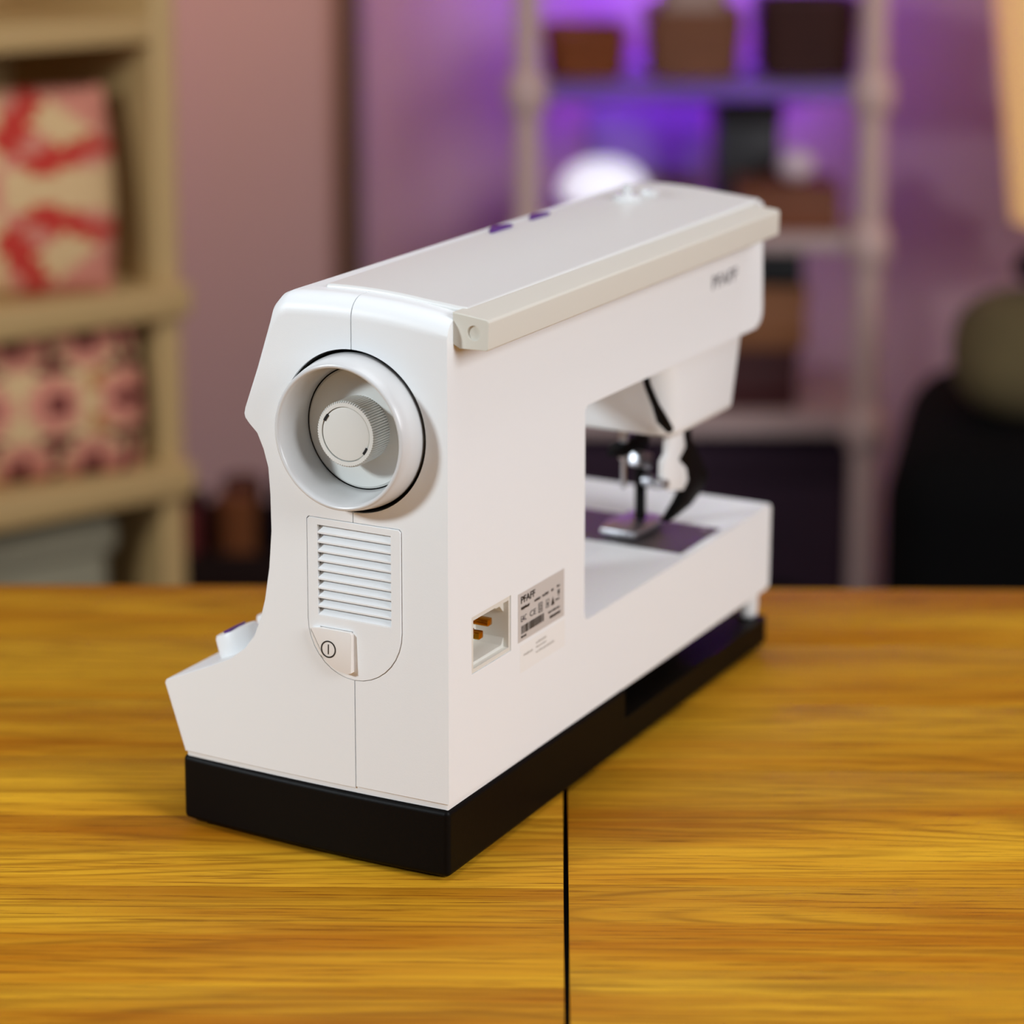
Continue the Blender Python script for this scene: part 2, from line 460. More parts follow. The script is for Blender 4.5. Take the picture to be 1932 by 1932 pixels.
# lid on top
bm = bmesh.new()
NU, NV = 2, 14
u0, u1, v0, v1 = 0.0165, 0.3860, -0.0025, 0.0810
g = {}
def lidz(v): return 0.2935 + crown(max(v, 0.0)) + 0.0018 + 0.0016 * max(0.0, 1 - v / 0.02) * 0.8
for k, zoff in enumerate((0.0, -0.004)):
    for i in range(NU + 1):
        for j in range(NV + 1):
            uu = u0 + (u1 - u0) * i / NU; vv = v0 + (v1 - v0) * j / NV
            g[k, i, j] = bm.verts.new((uu, vv, lidz(vv) + zoff + 0.0015 * (uu / 0.386)))
for i in range(NU):
    for j in range(NV):
        bm.faces.new((g[0, i, j], g[0, i + 1, j], g[0, i + 1, j + 1], g[0, i, j + 1]))
        bm.faces.new((g[1, i, j], g[1, i, j + 1], g[1, i + 1, j + 1], g[1, i + 1, j]))
for i in range(NU):
    for j in (0, NV): bm.faces.new((g[0, i, j], g[0, i + 1, j], g[1, i + 1, j], g[1, i, j]))
for j in range(NV):
    for i in (0, NU): bm.faces.new((g[0, i, j], g[0, i, j + 1], g[1, i, j + 1], g[1, i, j]))
bmesh.ops.recalc_face_normals(bm, faces=bm.faces[:])
bmesh.ops.bevel(bm, geom=[e for e in bm.edges if e.calc_face_angle(0) > 0.8], offset=0.0018, segments=4, affect='EDGES', profile=0.5)
lid = obj('lid', bm, M['knob'], mach, wn=True)
lid.data.materials[0] = mat('lid_plastic', (219, 218, 215), 0.35)
# purple arrow fins at the thread path, each in a white cup
for (ua, ub) in ((0.1790, 0.2040), (0.2270, 0.2500)):
    zt = lidz(0.075) + 0.0010
    bm = prism([(ua, 0.0735), (ub, 0.0735), (ub - 0.002, 0.0765), ((ua + ub) / 2 + 0.001, 0.0800), (ua + 0.003, 0.0768)], 'z', zt - 0.003, zt + 0.0016)
    f = obj('thread_arrow', bm, M['purple'], lid); tag(f, 'purple arrow-shaped guide')
bm = lathe([(0, 0), (0.009, 0), (0.0095, 0.001), (0.008, 0.0035), (0.003, 0.0042), (0.0028, 0.010), (0, 0.0108)], 'z', 32, None, 0.3180, 0.0560)
for v in bm.verts: v.co.z += lidz(0.056) + 0.0008
bm2 = obj('bobbin_winder', bm, M['grey'], lid)
obj('winder_stop', bx(0.336, 0.346, 0.048, 0.056, lidz(0.052), lidz(0.052) + 0.005, bev=0.0012), M['grey'], lid)

# carrying handle
hp = [(0.0004, 0.2802), (-0.0035, 0.2782), (-0.0188, 0.2784), (-0.0197, 0.2793), (-0.0202, 0.2922), (-0.0198, 0.2934), (-0.0186, 0.2942), (-0.0020, 0.2962), (0.0004, 0.2962)]
bm = prism(hp, 'x', 0.0060, 0.3745)
bevel(bm, lambda a, b: (a.x > 0.37 and b.x > 0.37 and max(a.y, b.y) < 0.0003), 0.0032, 4)
bevel(bm, lambda a, b: (a.x < 0.0061 and b.x < 0.0061), 0.0006, 2)
handle = obj('carrying_handle', bm, M['handle'], mach)
boolean(handle, [lathe([(0, 0.0040), (0.0044, 0.0040), (0.0036, 0.0070), (0.0, 0.0073)], 'x', 28, None, -0.0117, 0.2868)])

# head above the needle
def head():
    top = [(0.256, 0.014), (0.268, 0.004), (0.375, 0.004), (0.379, 0.010), (0.379, 0.1000), (0.256, 0.1000)]
    bot = [(0.2790, 0.0200), (0.2880, 0.0080), (0.2960, 0.0060), (0.3660, 0.0060), (0.3690, 0.012), (0.3690, 0.0960), (0.2790, 0.0960)]
    # rounded vertical edge toward the handwheel
    def outline(ul, ur, vb, vf, r, n=7):
        p = arc(ul + r, vb + r, r, 180, 270, n) + arc(ur - 0.004, vb + 0.004, 0.004, 270, 360, 3) + [(ur, vf), (ul, vf)]
        return p
    T = outline(0.2640, 0.3770, 0.0040, 0.1010, 0.018)
    B = outline(0.2775, 0.3665, 0.0055, 0.0960, 0.014)
    bm = bmesh.new()
    lay = []
    for z, s in ((0.2170, 0.0), (0.1735, 0.92), (0.1705, 0.985), (0.1690, 1.06)):
        lay.append([bm.verts.new((a[0] + (b[0] - a[0]) * min(1, s) + ((0.32 - b[0]) * 0.03 if s > 1 else 0), a[1] + (b[1] - a[1]) * min(1, s) + ((0.05 - b[1]) * 0.03 if s > 1 else 0), z)) for a, b in zip(T, B)])
    for A, Bq in zip(lay[:-1], lay[1:]):
        n = len(A)
        for i in range(n): bm.faces.new((A[i], A[(i + 1) % n], Bq[(i + 1) % n], Bq[i]))
    bm.faces.new(lay[0]); bm.faces.new(lay[-1][::-1])
    return obj('needle_head', bm, M['white'], mach, ang=50)
hd = head()
obj('head_lug', bx(0.3000, 0.3420, 0.012, 0.06, 0.1655, 0.1692, bev=0.001), M['white'], hd)
# presser foot lifter (black lever hanging in front of the head)
bm = tube([(0.2500, 0.0120, 0.2165), (0.2520, 0.0100, 0.2060), (0.2590, 0.0080, 0.1930), (0.2640, 0.0065, 0.1840), (0.2720, 0.0050, 0.1760)], [0.0022, 0.0022, 0.0024, 0.0036, 0.0026], 10)
obj('presser_lifter', bm, M['black'], mach)
# needle bar group
nb = obj('needle_bar', cyl(0.3030, 0.0500, 0.0030, 'z', 0.145, 0.170, 24), M['steel'], mach)
bm = bx(0.2950, 0.3320, 0.0460, 0.0560, 0.1480, 0.1560, bev=0.001); box(bm, 0.2860, 0.2960, 0.0470, 0.0530, 0.1500, 0.1550, bev=0.001)
obj('needle_clamp', bm, M['black'], nb)
obj('needle', tube([(0.3030, 0.0500, 0.150), (0.3030, 0.0500, 0.128), (0.3030, 0.0500, 0.1265)], [0.0016, 0.0016, 0.0010], 12), M['steel'], nb)
pb = obj('presser_bar', cyl(0.3270, 0.0500, 0.0034, 'z', 0.118, 0.170, 24), M['black'], mach)
bm = bx(0.3180, 0.3360, 0.0460, 0.0540, 0.1340, 0.1440, bev=0.001)
bmesh.ops.rotate(bm, verts=bm.verts[:], cent=(0.327, 0.05, 0.139), matrix=Matrix.Rotation(0.35, 3, 'Y'))
obj('bar_bracket', bm, M['steel'], pb)
obj('thumb_screw', lathe([(0, 0.040), (0.0032, 0.040), (0.0036, 0.0425), (0.0036, 0.047), (0, 0.047)], 'y', 20, None, 0.3260, 0.1265), M['steel'], pb)
bm = bx(0.3245, 0.3305, 0.0470, 0.0530, 0.1005, 0.1300, bev=0.0012)
obj('foot_ankle', bm, M['black'], pb)
bm = prism([(0.2990, 0.0400), (0.3180, 0.0380), (0.3420, 0.0400), (0.3440, 0.0480), (0.3420, 0.0640), (0.3180, 0.0680), (0.2990, 0.0640)], 'z', 0.0965, 0.1005)
bevel(bm, lambda a, b: True, 0.0008, 2)
obj('presser_foot', bm, M['steel'], pb)
# upper feed: black curved arm with white guard
bm = prism([(0.3150, 0.1690), (0.3330, 0.1690), (0.3360, 0.1544), (0.3522, 0.1362), (0.3621, 0.1253), (0.3543, 0.1173), (0.3363, 0.1116), (0.3137, 0.1095), (0.3030, 0.1090),
            (0.3213, 0.1178), (0.3297, 0.1234), (0.3286, 0.1344), (0.3198, 0.1439), (0.3230, 0.1510)], 'y', 0.0190, 0.0260)
bevel(bm, lambda a, b: True, 0.0010, 2)
obj('feed_arm', bm, M['black'], mach)
bm = prism([(0.2932, 0.1690), (0.3120, 0.1690), (0.3163, 0.1539), (0.3072, 0.1481), (0.3182, 0.1402), (0.3207, 0.1319), (0.3139, 0.1272), (0.2895, 0.1332), (0.2855, 0.1421), (0.2860, 0.1518), (0.2919, 0.1553)], 'y', 0.0145, 0.0190)
bevel(bm, lambda a, b: True, 0.0010, 2)
obj('feed_guard', bm, M['white'], mach)
obj('guard_pivot', lathe([(0, 0.012), (0.0025, 0.012), (0.0030, 0.014), (0.0030, 0.0190), (0, 0.0190)], 'y', 20, None, 0.2850, 0.1385), M['steel'], mach)
# needle plate
bm = bx(0.2910, 0.3500, 0.0055, 0.1150, 0.0930, 0.0950, bev=0.0004)
npl = obj('needle_plate', bm, M['plate'], mach, wn=True)
for (su, sv) in ((0.344, 0.014), (0.298, 0.106)):
    obj('plate_screw', lathe([(0, 0.0954), (0.0022, 0.0954), (0.0028, 0.0949), (0, 0.0949)], 'z', 18, None, su, sv), M['steel'], npl)

# ---------------- handwheel
fu = -0.0155
prof = [(0.0354, fu + 0.0006), (0.0361, fu), (0.0370, fu), (0.0378, fu + 0.0008), (0.0392, -0.0080), (0.0402, -0.0015), (0.0403, 0.0020), (0.0394, 0.0055), (0.0380, 0.0085),
        (0.0326, 0.0085), (0.0322, 0.0075), (0.0330, 0.0030), (0.0342, -0.0060), (0.0350, -0.0120)]
wheel = obj('handwheel', lathe(prof, 'x', 128, None, WC[0], WC[1], closed=True), M['grey'], mach, ang=50)
obj('wheel_well', lathe([(0.0423, 0.0005), (0.0423, 0.0116), (0, 0.0118), (0, 0.0112), (0.0417, 0.0110), (0.0417, 0.0005)], 'x', 96, None, WC[0], WC[1], closed=True), M['dark'], mach)
dz = 0.0070
disc = obj('wheel_disc', lathe([(0, dz), (0.0150, dz), (0.0305, dz), (0.0316, dz + 0.0008), (0.0316, dz + 0.0030), (0, dz + 0.0030)], 'x', 96, None, WC[0], WC[1]), M['knob'], wheel)
# knurled clutch knob
bm = bmesh.new()
NK = 78
def ring(h, ro, ri):
    vsr = []
    for k in range(NK):
        for s, r in ((0.0, ri), (0.28, ro), (0.72, ro)):
            a = 2 * PI * (k + s) / NK
            vsr.append(bm.verts.new((h, WC[0] + r * math.cos(a), WC[1] + r * math.sin(a))))
    return vsr
kf = -0.0078
R = [ring(dz, 0.0171, 0.0160), ring(kf + 0.0009, 0.0171, 0.0160), ring(kf, 0.0164, 0.0160)]
for A, B in zip(R[:-1], R[1:]):
    n = len(A)
    for i in range(n): bm.faces.new((A[i], A[(i + 1) % n], B[(i + 1) % n], B[i]))
inner = [bm.verts.new((kf, WC[0] + 0.0142 * math.cos(2 * PI * i / (NK * 3)), WC[1] + 0.0142 * math.sin(2 * PI * i / (NK * 3)))) for i in range(NK * 3)]
inn2 = [bm.verts.new((kf + 0.0020, v.co.y, v.co.z)) for v in inner]
for A, B in ((R[-1], inner), (inner, inn2)):
    n = len(A)
    for i in range(n): bm.faces.new((A[i], A[(i + 1) % n], B[(i + 1) % n], B[i]))
bm.faces.new(inn2)
knob = obj('clutch_knob', bm, M['knob'], wheel, ang=25)
obj('knob_cap', lathe([(0, kf + 0.0003), (0.0125, kf + 0.0003), (0.0136, kf + 0.0005), (0.01395, kf + 0.0010), (0.01395, kf + 0.0019), (0, kf + 0.0019)], 'x', 72, None, WC[0], WC[1]), M['knob'], knob)
for a0 in (33, 213):                       # release slots of the cap
    seq = [math.radians(a0 + 8 - 16 * i / 5) for i in range(6)]
    pts = [(WC[0] + 0.0130 * math.cos(t), WC[1] + 0.0130 * math.sin(t)) for t in seq] + [(WC[0] + 0.0144 * math.cos(t), WC[1] + 0.0144 * math.sin(t)) for t in seq[::-1]]
    obj('release_slot', prism(pts, 'x', kf - 0.00005, kf + 0.0012), M['dark'], knob)

# ---------------- vent panel on the end
out = panel_outline(0.0278, 0.1829, 0.1290, 0.0995)
bm = prism(out, 'x', -PB - 0.0003, -PB + 0.0017)
bevel(bm, lambda a, b: a.x < -PB and b.x < -PB, 0.0003, 2)
panel = obj('vent_panel', bm, M['white'], mach)
boolean(panel, [bx(-0.01, 0.01, 0.0323, 0.0761, 0.1309, 0.1793), bx(-0.01, 0.0, 0.0553, 0.0750, 0.108, 0.1253)])
obj('vent_backing', bx(0.0060, 0.0070, 0.0312, 0.0772, 0.1302, 0.1798), M['dark'], panel)
pitch_s = 0.00490
for k in range(10):
    zt = 0.1787 - k * pitch_s
    fx = -PB - 0.0003
    poly = [(fx + 0.0036, zt + 0.0002), (fx + 0.0006, zt - 0.0027), (fx + 0.0001, zt - 0.0032), (fx + 0.0001, zt - 0.0041), (fx + 0.0008, zt - 0.0041), (fx + 0.0048, zt - 0.0003), (fx + 0.0048, zt + 0.0002)]
    obj('slat', prism(poly, 'y', 0.0323, 0.0761), M['white'], panel)

# power switch : quarter-round rocker
pbn = [(0.0556, 0.1040), (0.0556, 0.1240), (0.0568, 0.1251), (0.0745, 0.1251), (0.0800, 0.1243), (0.0800, 0.1226)]
for i in range(1, 12):
    a = math.radians(6 + 68 * i / 12)
    pbn.append((0.0545 + 0.0262 * math.cos(a), 0.1290 - 0.0268 * math.sin(a)))
pbn += [(0.0575, 0.1032)]
pbn = [(y - 0.0008, z) for y, z in pbn]
bm = prism(pbn, 'x', -PB - 0.0033, -PB - 0.0001)
for v in bm.verts:                                     # rocker tilt: proud at the bottom
    if v.co.x < -PB - 0.001: v.co.x += 0.0009 * max(0, (v.co.z - 0.104) / 0.021)
bevel(bm, lambda a, b: a.x < -PB - 0.0004 and b.x < -PB - 0.0004, 0.0006, 3)
sw = obj('power_switch', bm, M['button'], mach)
# power symbol
sc_v, sc_z = 0.0686, 0.1146
def sx_(z): return -PB - 0.0033 + 0.0009 * max(0, (z - 0.104) / 0.021) - 0.00012
bm = bmesh.new()
rings = []
for rr in (0.00380, 0.00455):
    rings.append([bm.verts.new((sx_(sc_z + rr * math.sin(2 * PI * i / 40)), sc_v + rr * math.cos(2 * PI * i / 40), sc_z + rr * math.sin(2 * PI * i / 40))) for i in range(40)])
for i in range(40): bm.faces.new((rings[0][i], rings[0][(i + 1) % 40], rings[1][(i + 1) % 40], rings[1][i]))
q = [bm.verts.new((sx_(z), y, z)) for y, z in ((sc_v - 0.00032, sc_z - 0.0026), (sc_v + 0.00032, sc_z - 0.0026), (sc_v + 0.00032, sc_z + 0.0026), (sc_v - 0.00032, sc_z + 0.0026))]
bm.faces.new(q)
ps = obj('power_symbol', bm, M['print'], sw); tag(ps, 'black ring and bar power symbol')

# ---------------- mains socket
bm = bx(0.0240, 0.0658, 0.0004, 0.0238, 0.1038, 0.1339)
sock = obj('mains_socket', bm, mat('socket_plastic', (222, 219, 210), 0.4), mach)
boolean(sock, [prism([(0.0262, 0.1075), (0.0262, 0.1290), (0.0285, 0.1312), (0.0520, 0.1312), (0.0560, 0.1290), (0.0600, 0.1290), (0.0640, 0.1250), (0.0640, 0.1110), (0.0615, 0.1075)], 'y', -0.01, 0.0200),
               bx(0.0262, 0.0640, -0.01, 0.0035, 0.1060, 0.1318)])
for pu, pz in ((0.0525, 0.1225), (0.0430, 0.1182), (0.0335, 0.1225)):
    p_ = obj('socket_pin', bx(pu - 0.0024, pu + 0.0024, 0.0050, 0.0205, pz - 0.0020, pz + 0.0020, bev=0.0006), M['brass'], sock); tag(p_, 'brass pin')

# ---------------- lettering and labels on the back
def back_text(name, s, u, z, size, m, parent, width=None, bold=0.0, y=-0.00006):
    me = text_mesh(s, size, bold)
    xs_ = [v.co.x for v in me.vertices]; wd = max(xs_) - min(xs_)
    k = (width / wd) if width else 1.0
    me.transform(Matrix(((k, 0, 0, u - min(xs_) * k), (0, 0, -1, y), (0, 1, 0, z), (0, 0, 0, 1))))
    me.materials.append(m); me.name = name
    o = bpy.data.objects.new(name, me); COL.objects.link(o); o.parent = parent
    return o
back_text('brand_lettering', 'PFAFF', 0.3195, 0.2520, 0.0115, M['printgrey'], mach, 0.0372, 0.0003)
bm = bx(0.0736, 0.1267, -0.0001, 0.0003, 0.1052, 0.1320)
lab = obj('rating_label', bm, M['sticker'], mach); tag(lab, 'silver rating label with black print')
back_text('label_brand', 'PFAFF', 0.0768, 0.1262, 0.0052, M['print'], lab, 0.0160, 0.00012, -0.00022)
back_text('label_mark', 'EAC', 0.0768, 0.1160, 0.0046, M['print'], lab, 0.0062, 0.0, -0.00022)
back_text('label_mark', 'CE', 0.0868, 0.1160, 0.0046, M['print'], lab, 0.0070, 0.0, -0.00022)
def marks(name, rects, m, parent, y=-0.00022):
    bm = bmesh.new()
    for (a, b, c, d) in rects:
        q = [bm.verts.new(p) for p in ((a, y, c), (b, y, c), (b, y, d), (a, y, d))]
        bm.faces.new(q)
    return obj(name, bm, m, parent)
def words(u0, u1, z, h, seed, lo=0.0006, hi=0.0016, gap=0.0005):
    r = random.Random(seed); out = []; x = u0
    while x < u1:
        wd = r.uniform(lo, hi); out.append((x, min(u1, x + wd), z + r.uniform(0, h * .15), z + h * r.uniform(.75, 1))); x += wd + r.uniform(gap * .4, gap)
    return out
marks('label_small_print', words(0.0770, 0.0865, 0.1224, 0.0018, 1, .0006, .0012, .0003) + words(0.0920, 0.0990, 0.1227, 0.0016, 2) + words(0.1010, 0.1085, 0.1229, 0.0016, 3) +
      words(0.1115, 0.1140, 0.1230, 0.0016, 4) + words(0.1180, 0.1215, 0.1233, 0.0016, 5) + words(0.0770, 0.0830, 0.1068, 0.0016, 6), M['print'], lab)
marks('label_small_print', words(0.1080, 0.1215, 0.1115, 0.0013, 7) + words(0.1095, 0.1220, 0.1082, 0.0018, 8, .0008, .0014, .0002), M['print'], lab)
# double-insulation square, approval ring, triangle, waste-bin marks
def frame(a, b, c, d, t): return [(a, b, c, c + t), (a, b, d - t, d), (a, a + t, c, d), (b - t, b, c, d)]
marks('label_symbol', frame(0.0966, 0.1012, 0.1152, 0.1206, 0.0005) + frame(0.0978, 0.1000, 0.1164, 0.1194, 0.0005), M['print'], lab)
marks('label_symbol', frame(0.1052, 0.1090, 0.1155, 0.1200, 0.0004) + [(0.1065, 0.1077, 0.1165, 0.1185)], M['print'], lab)
bm = bmesh.new(); bm.faces.new([bm.verts.new(p) for p in ((0.1112, -0.00022, 0.1152), (0.1152, -0.00022, 0.1152), (0.1132, -0.00022, 0.1200))])
obj('label_symbol', bm, M['print'], lab)
marks('label_symbol', words(0.1165, 0.1210, 0.1162, 0.0014, 11), M['print'], lab)
marks('label_symbol', [(0.1190, 0.1212, 0.1195, 0.1212), (0.1186, 0.1216, 0.1214, 0.1219), (0.1192, 0.1210, 0.1184, 0.1188)], M['print'], lab)
rb = random.Random(5); bars = []; x = 0.0772
while x < 0.1028:
    wd = rb.choice((0.0003, 0.0003, 0.0006, 0.0009)); bars.append((x, x + wd, 0.1092, 0.1137)); x += wd + rb.choice((0.0003, 0.0004, 0.0006))
marks('barcode', bars, M['print'], lab)
bm = bx(0.0762, 0.1280, -0.00005, 0.0003, 0.0878, 0.1030)
lab2 = obj('notice_label', bm, M['clearsticker'], mach); tag(lab2, 'off-white notice label with faint grey print')
marks('label_small_print', words(0.0800, 0.0905, 0.0962, 0.0014, 21) + words(0.0940, 0.1060, 0.0988, 0.0014, 22) + words(0.0940, 0.1060, 0.0964, 0.0012, 23) + words(0.0940, 0.1150, 0.0936, 0.0014, 24), M['printfaint'], lab2, -0.00012)

# ---------------- dials on the front slope
sl = math.atan2(0.0922 - 0.0785, 0.1752 - 0.1444)      # slope falls toward +v
def dial(u, v, r=0.0130, h=0.0115):
    z = 0.0785 + (0.1752 - v) * math.tan(sl)
    bm = lathe([(0, -0.002), (r, -0.002), (r, 0.001), (r * 0.93, h * 0.85), (r * 0.86, h), (0, h + 0.0006)], 'z', 40)
    o = obj('stitch_dial', bm, M['white'], mach)
    o.location = (u, v, z); o.rotation_euler = (-sl, 0, 0)
    p = obj('dial_arrow', prism([(-0.008, -0.0022), (0.004, -0.0022), (0.0095, 0), (0.004, 0.0022), (-0.008, 0.0022)], 'z', h - 0.0005, h + 0.0014), M['purple'], o)
    return o
dial(0.0290, 0.1440); dial(0.0680, 0.1440); dial(0.107, 0.1440)

# ------------------------------------------------------------------ background: pole shelf with boxes and baskets
M['board'] = mat('shelf_board_lacquer', (186, 160, 156), 0.5)
M['acrylic'] = mat('frosted_acrylic', (214, 196, 236), 0.45, trans=0.9)
M['shelfwhite'] = mat('shelf_white', (206, 174, 166), 0.5)
SY = 3.36                                     # line of the posts
x_l, x_r = at(994, 400, SY).x, at(1641, 400, SY).x
zs1, zs2, zs3 = at(1650, 158, SY).z, at(1650, 445, SY).z, at(1650, 792, SY).z
unit = empty('pole_shelf', ((x_l + x_r) / 2, SY, FLOOR))
tag(unit, 'white pole shelf with round joints against the violet-lit wall', 'shelf')
cxu = (x_l + x_r) / 2
def lc(x): return x - cxu
for x in (x_l, x_r):
    p = obj('post', lathe([(0, 0), (0.0180, 0), (0.0180, 1.75), (0, 1.75)], 'z', 28, None, lc(x), 0), M['shelfwhite'], unit)
    for zz in (zs1, zs2, zs3, zs1 + 0.30):
        obj('joint', lathe([(0.018, -0.028), (0.024, -0.024), (0.029, -0.010), (0.029, 0.010), (0.024, 0.024), (0.018, 0.028)], 'z', 28, None, lc(x), 0), M['shelfwhite'], p).location = (0, 0, zz - FLOOR - 0.012)
TH = 0.022
for zz in (zs1, zs2, zs3, zs1 + 0.30):
    obj('shelf_board', bx(lc(x_l) - 0.015, lc(x_r) + 0.015, 0.0, WALLY - SY - 0.060, zz - FLOOR - TH, zz - FLOOR, bev=0.003), M['acrylic'] if zz >= zs1 else M['board'], unit)

M['wicker'] = mat('brown_wicker', (132, 66, 22), 0.7, var=0.35, vscale=60)
M['wickerdark'] = mat('dark_wicker', (62, 27, 20), 0.75, var=0.35, vscale=60)
M['wickerdark2'] = mat('black_brown_wicker', (34, 18, 14), 0.8, spec=0.2, var=0.3, vscale=60)
M['wickertan'] = mat('tan_wicker', (132, 84, 58), 0.7, var=0.3, vscale=50)
def basket(x0, x1, zb, h, d, m, label, rows=7, y=SY + 0.04):
    t = empty('basket', ((x0 + x1) / 2, y + d / 2, zb))
    tag(t, label, 'basket', None)
    hw, hd_ = (x1 - x0) / 2, d / 2
    def rect(s, z, r=0.02):
        a, b = hw * s, hd_ * s; pts = []
        for (cx, cy, a0) in ((a - r, b - r, 0), (-a + r, b - r, 90), (-a + r, -b + r, 180), (a - r, -b + r, 270)):
            pts += [(cx + r * math.cos(math.radians(a0 + 30 * k)), cy + r * math.sin(math.radians(a0 + 30 * k)), z) for k in range(4)]
        return pts
    bm = bmesh.new(); lay = []
    for z, s in ((0.0, 0.86), (0.004, 0.88), (h, 0.96), (h, 0.90), (0.008, 0.80)):
        lay.append([bm.verts.new(p) for p in rect(s, z)])
    for A, B in zip(lay[:-1], lay[1:]):
        for i in range(len(A)): bm.faces.new((A[i], A[(i + 1) % len(A)], B[(i + 1) % len(A)], B[i]))
    bm.faces.new(lay[0][::-1]); bm.faces.new(lay[-1])
    obj('body', bm, m, t)
    for k in range(rows):                       # woven courses
        z = 0.006 + (h - 0.012) * (k + 0.5) / rows
        pts = rect(0.885 + 0.085 * z / h, z); pts.append(pts[0])
        obj('weave_course', tube(pts, h / rows * 0.42, 6, cap=False), m, t)
    pts = rect(0.97, h); pts.append(pts[0])
    obj('rim', tube(pts, 0.006, 8, cap=False), m, t)
    return t
def X(px, Y=SY): return at(px, 300, Y).x
basket(X(1028), X(1185), zs1, 0.058, 0.15, M['wicker'], 'orange-brown wicker basket beside the left post of the pole shelf')
basket(X(1225), X(1405), zs1, 0.085, 0.15, M['wickertan'], 'tan wicker basket between two browner baskets, cloth bundle on top')
basket(X(1440), X(1655) - 0.02, zs1, 0.100, 0.15, M['wickerdark'], 'dark brown wicker basket beside the right post of the pole shelf')
# cloth bundle in the middle basket
def blob(name, loc, r, m, label, cat, noise=0.12, seed=1, sub=3, group=None, parent=None):
    bm = bmesh.new(); bmesh.ops.create_icosphere(bm, subdivisions=sub, radius=1)
    rn = random.Random(seed); ph = [(rn.uniform(1.5, 4), rn.uniform(1.5, 4), rn.uniform(1.5, 4), rn.uniform(0, 6)) for _ in range(5)]
    for v in bm.verts:
        d = sum(math.sin(a * v.co.x + b * v.co.y + c * v.co.z + p) for a, b, c, p in ph) / 5
        k = 1 + noise * d
        v.co = Vector((v.co.x * r[0] * k, v.co.y * r[1] * k, v.co.z * r[2] * k))
    zmin = -r[2] * 0.9
    for v in bm.verts: v.co.z = max(v.co.z, zmin) - zmin
    o = obj(name, bm, m, parent, ang=80); o.location = loc
    if label: tag(o, label, cat, group)
    return o
M['clothgreyrose'] = mat('grey_rose_cloth', (168, 140, 128), 0.9, var=0.25, vscale=25)
blob('cloth_bundle', ((X(1225) + X(1405)) / 2, SY + 0.115, zs1 + 0.030), (0.050, 0.045, 0.06), M['clothgreyrose'], 'rosy grey cloth bundle inside the tan wicker basket', 'cloth', 0.15, 4)

# violet LED strips, fixed to the shelf boards at the wall
def led(name, x0, x1, y, z, strength, label):
    t = empty(name, ((x0 + x1) / 2, y, z))
    tag(t, label, 'light strip')
    hw = (x1 - x0) / 2
    cb = bx(-hw, hw, -0.012, 0.010, 0.008, 0.011); box(cb, -hw, hw, -0.0125, -0.0100, -0.030, 0.0105)  # front lip added to keep the violet glow off the table
    obj('glow_shield', cb, M['shelfwhite'], t)
    m = mat(name + '_glow', (120, 60, 255), 0.5, emit=(122, 44, 255), estr=strength)
    obj('diffuser', bx(-hw, hw, -0.005, 0.005, 0.002, 0.008, bev=0.001), m, t)
    return t
led('led_strip', x_l + 0.03, x_r - 0.03, WALLY - 0.075, zs1 - TH - 0.0112, 17, 'violet light strip under the board that carries the baskets')
led('led_strip', x_l - 0.01, x_r - 0.03, WALLY - 0.075, zs1 + 0.30 - TH - 0.0112, 215, 'violet light strip under the topmost board of the pole shelf')

# things on the second board
M['dome'] = mat('glossy_white', (245, 245, 247), 0.25)
M['boxbrown'] = mat('brown_box', (118, 62, 30), 0.6, var=0.2, vscale=20)
M['boxdark'] = mat('charcoal_box', (40, 38, 40), 0.5)
M['boxblack'] = mat('black_box', (10, 9, 10), 0.5)
M['boxtan'] = mat('tan_box', (140, 88, 52), 0.7, var=0.15, vscale=20)
M['boxred'] = mat('dark_red_box', (62, 12, 14), 0.6)
tl = empty('table_lamp', (X(1143), SY + 0.10, zs2)); tag(tl, 'small glowing white dome lamp on the board below the wicker baskets', 'lamp')
obj('lamp_foot', lathe([(0, 0), (0.040, 0), (0.040, 0.008), (0.014, 0.014), (0.012, 0.030), (0, 0.030)], 'z', 32), M['shelfwhite'], tl)
obj('lamp_dome', lathe([(0, 0.088), (0.024, 0.085), (0.046, 0.074), (0.058, 0.056), (0.060, 0.040), (0.052, 0.030), (0, 0.029)], 'z', 48), mat('opal_glass', (240, 240, 245), 0.3, emit=(235, 232, 250), estr=0.62), tl, ang=60)
def carton(name, x0, x1, y0, y1, z, h, m, label, cat, lid_m=None, lid=0.25):
    t = empty(name, ((x0 + x1) / 2, (y0 + y1) / 2, z)); tag(t, label, cat)
    a, b = (x1 - x0) / 2, (y1 - y0) / 2
    obj('body', bx(-a + 0.002, a - 0.002, -b + 0.002, b - 0.002, 0, h * (1 - lid), bev=0.002), m, t)
    obj('lid', bx(-a, a, -b, b, h * (1 - lid), h, bev=0.002), lid_m or m, t)
    return t
carton('wooden_box', X(1400), X(1603) - 0.006, SY + 0.025, SY + 0.15, zs2, 0.060, M['boxbrown'], 'low brown wooden box on the middle board, white ball on its lid', 'box')
carton('storage_box', X(1372), X(1500), SY + 0.16, SY + 0.29, zs2, 0.165, M['boxdark'], 'charcoal storage box behind the low brown wooden box', 'box')
bm = bmesh.new(); bmesh.ops.create_uvsphere(bm, u_segments=32, v_segments=16, radius=0.0245)
for v in bm.verts: v.co.z *= 0.86
o = obj('yarn_ball', bm, mat('white_yarn', (228, 205, 212), 0.8, bump=0.6, bscale=200), None, ang=80); o.location = (X(1517), SY + 0.085, zs2 + 0.060 + 0.0211)
tag(o, 'small white ball resting on the low brown wooden box', 'ball')
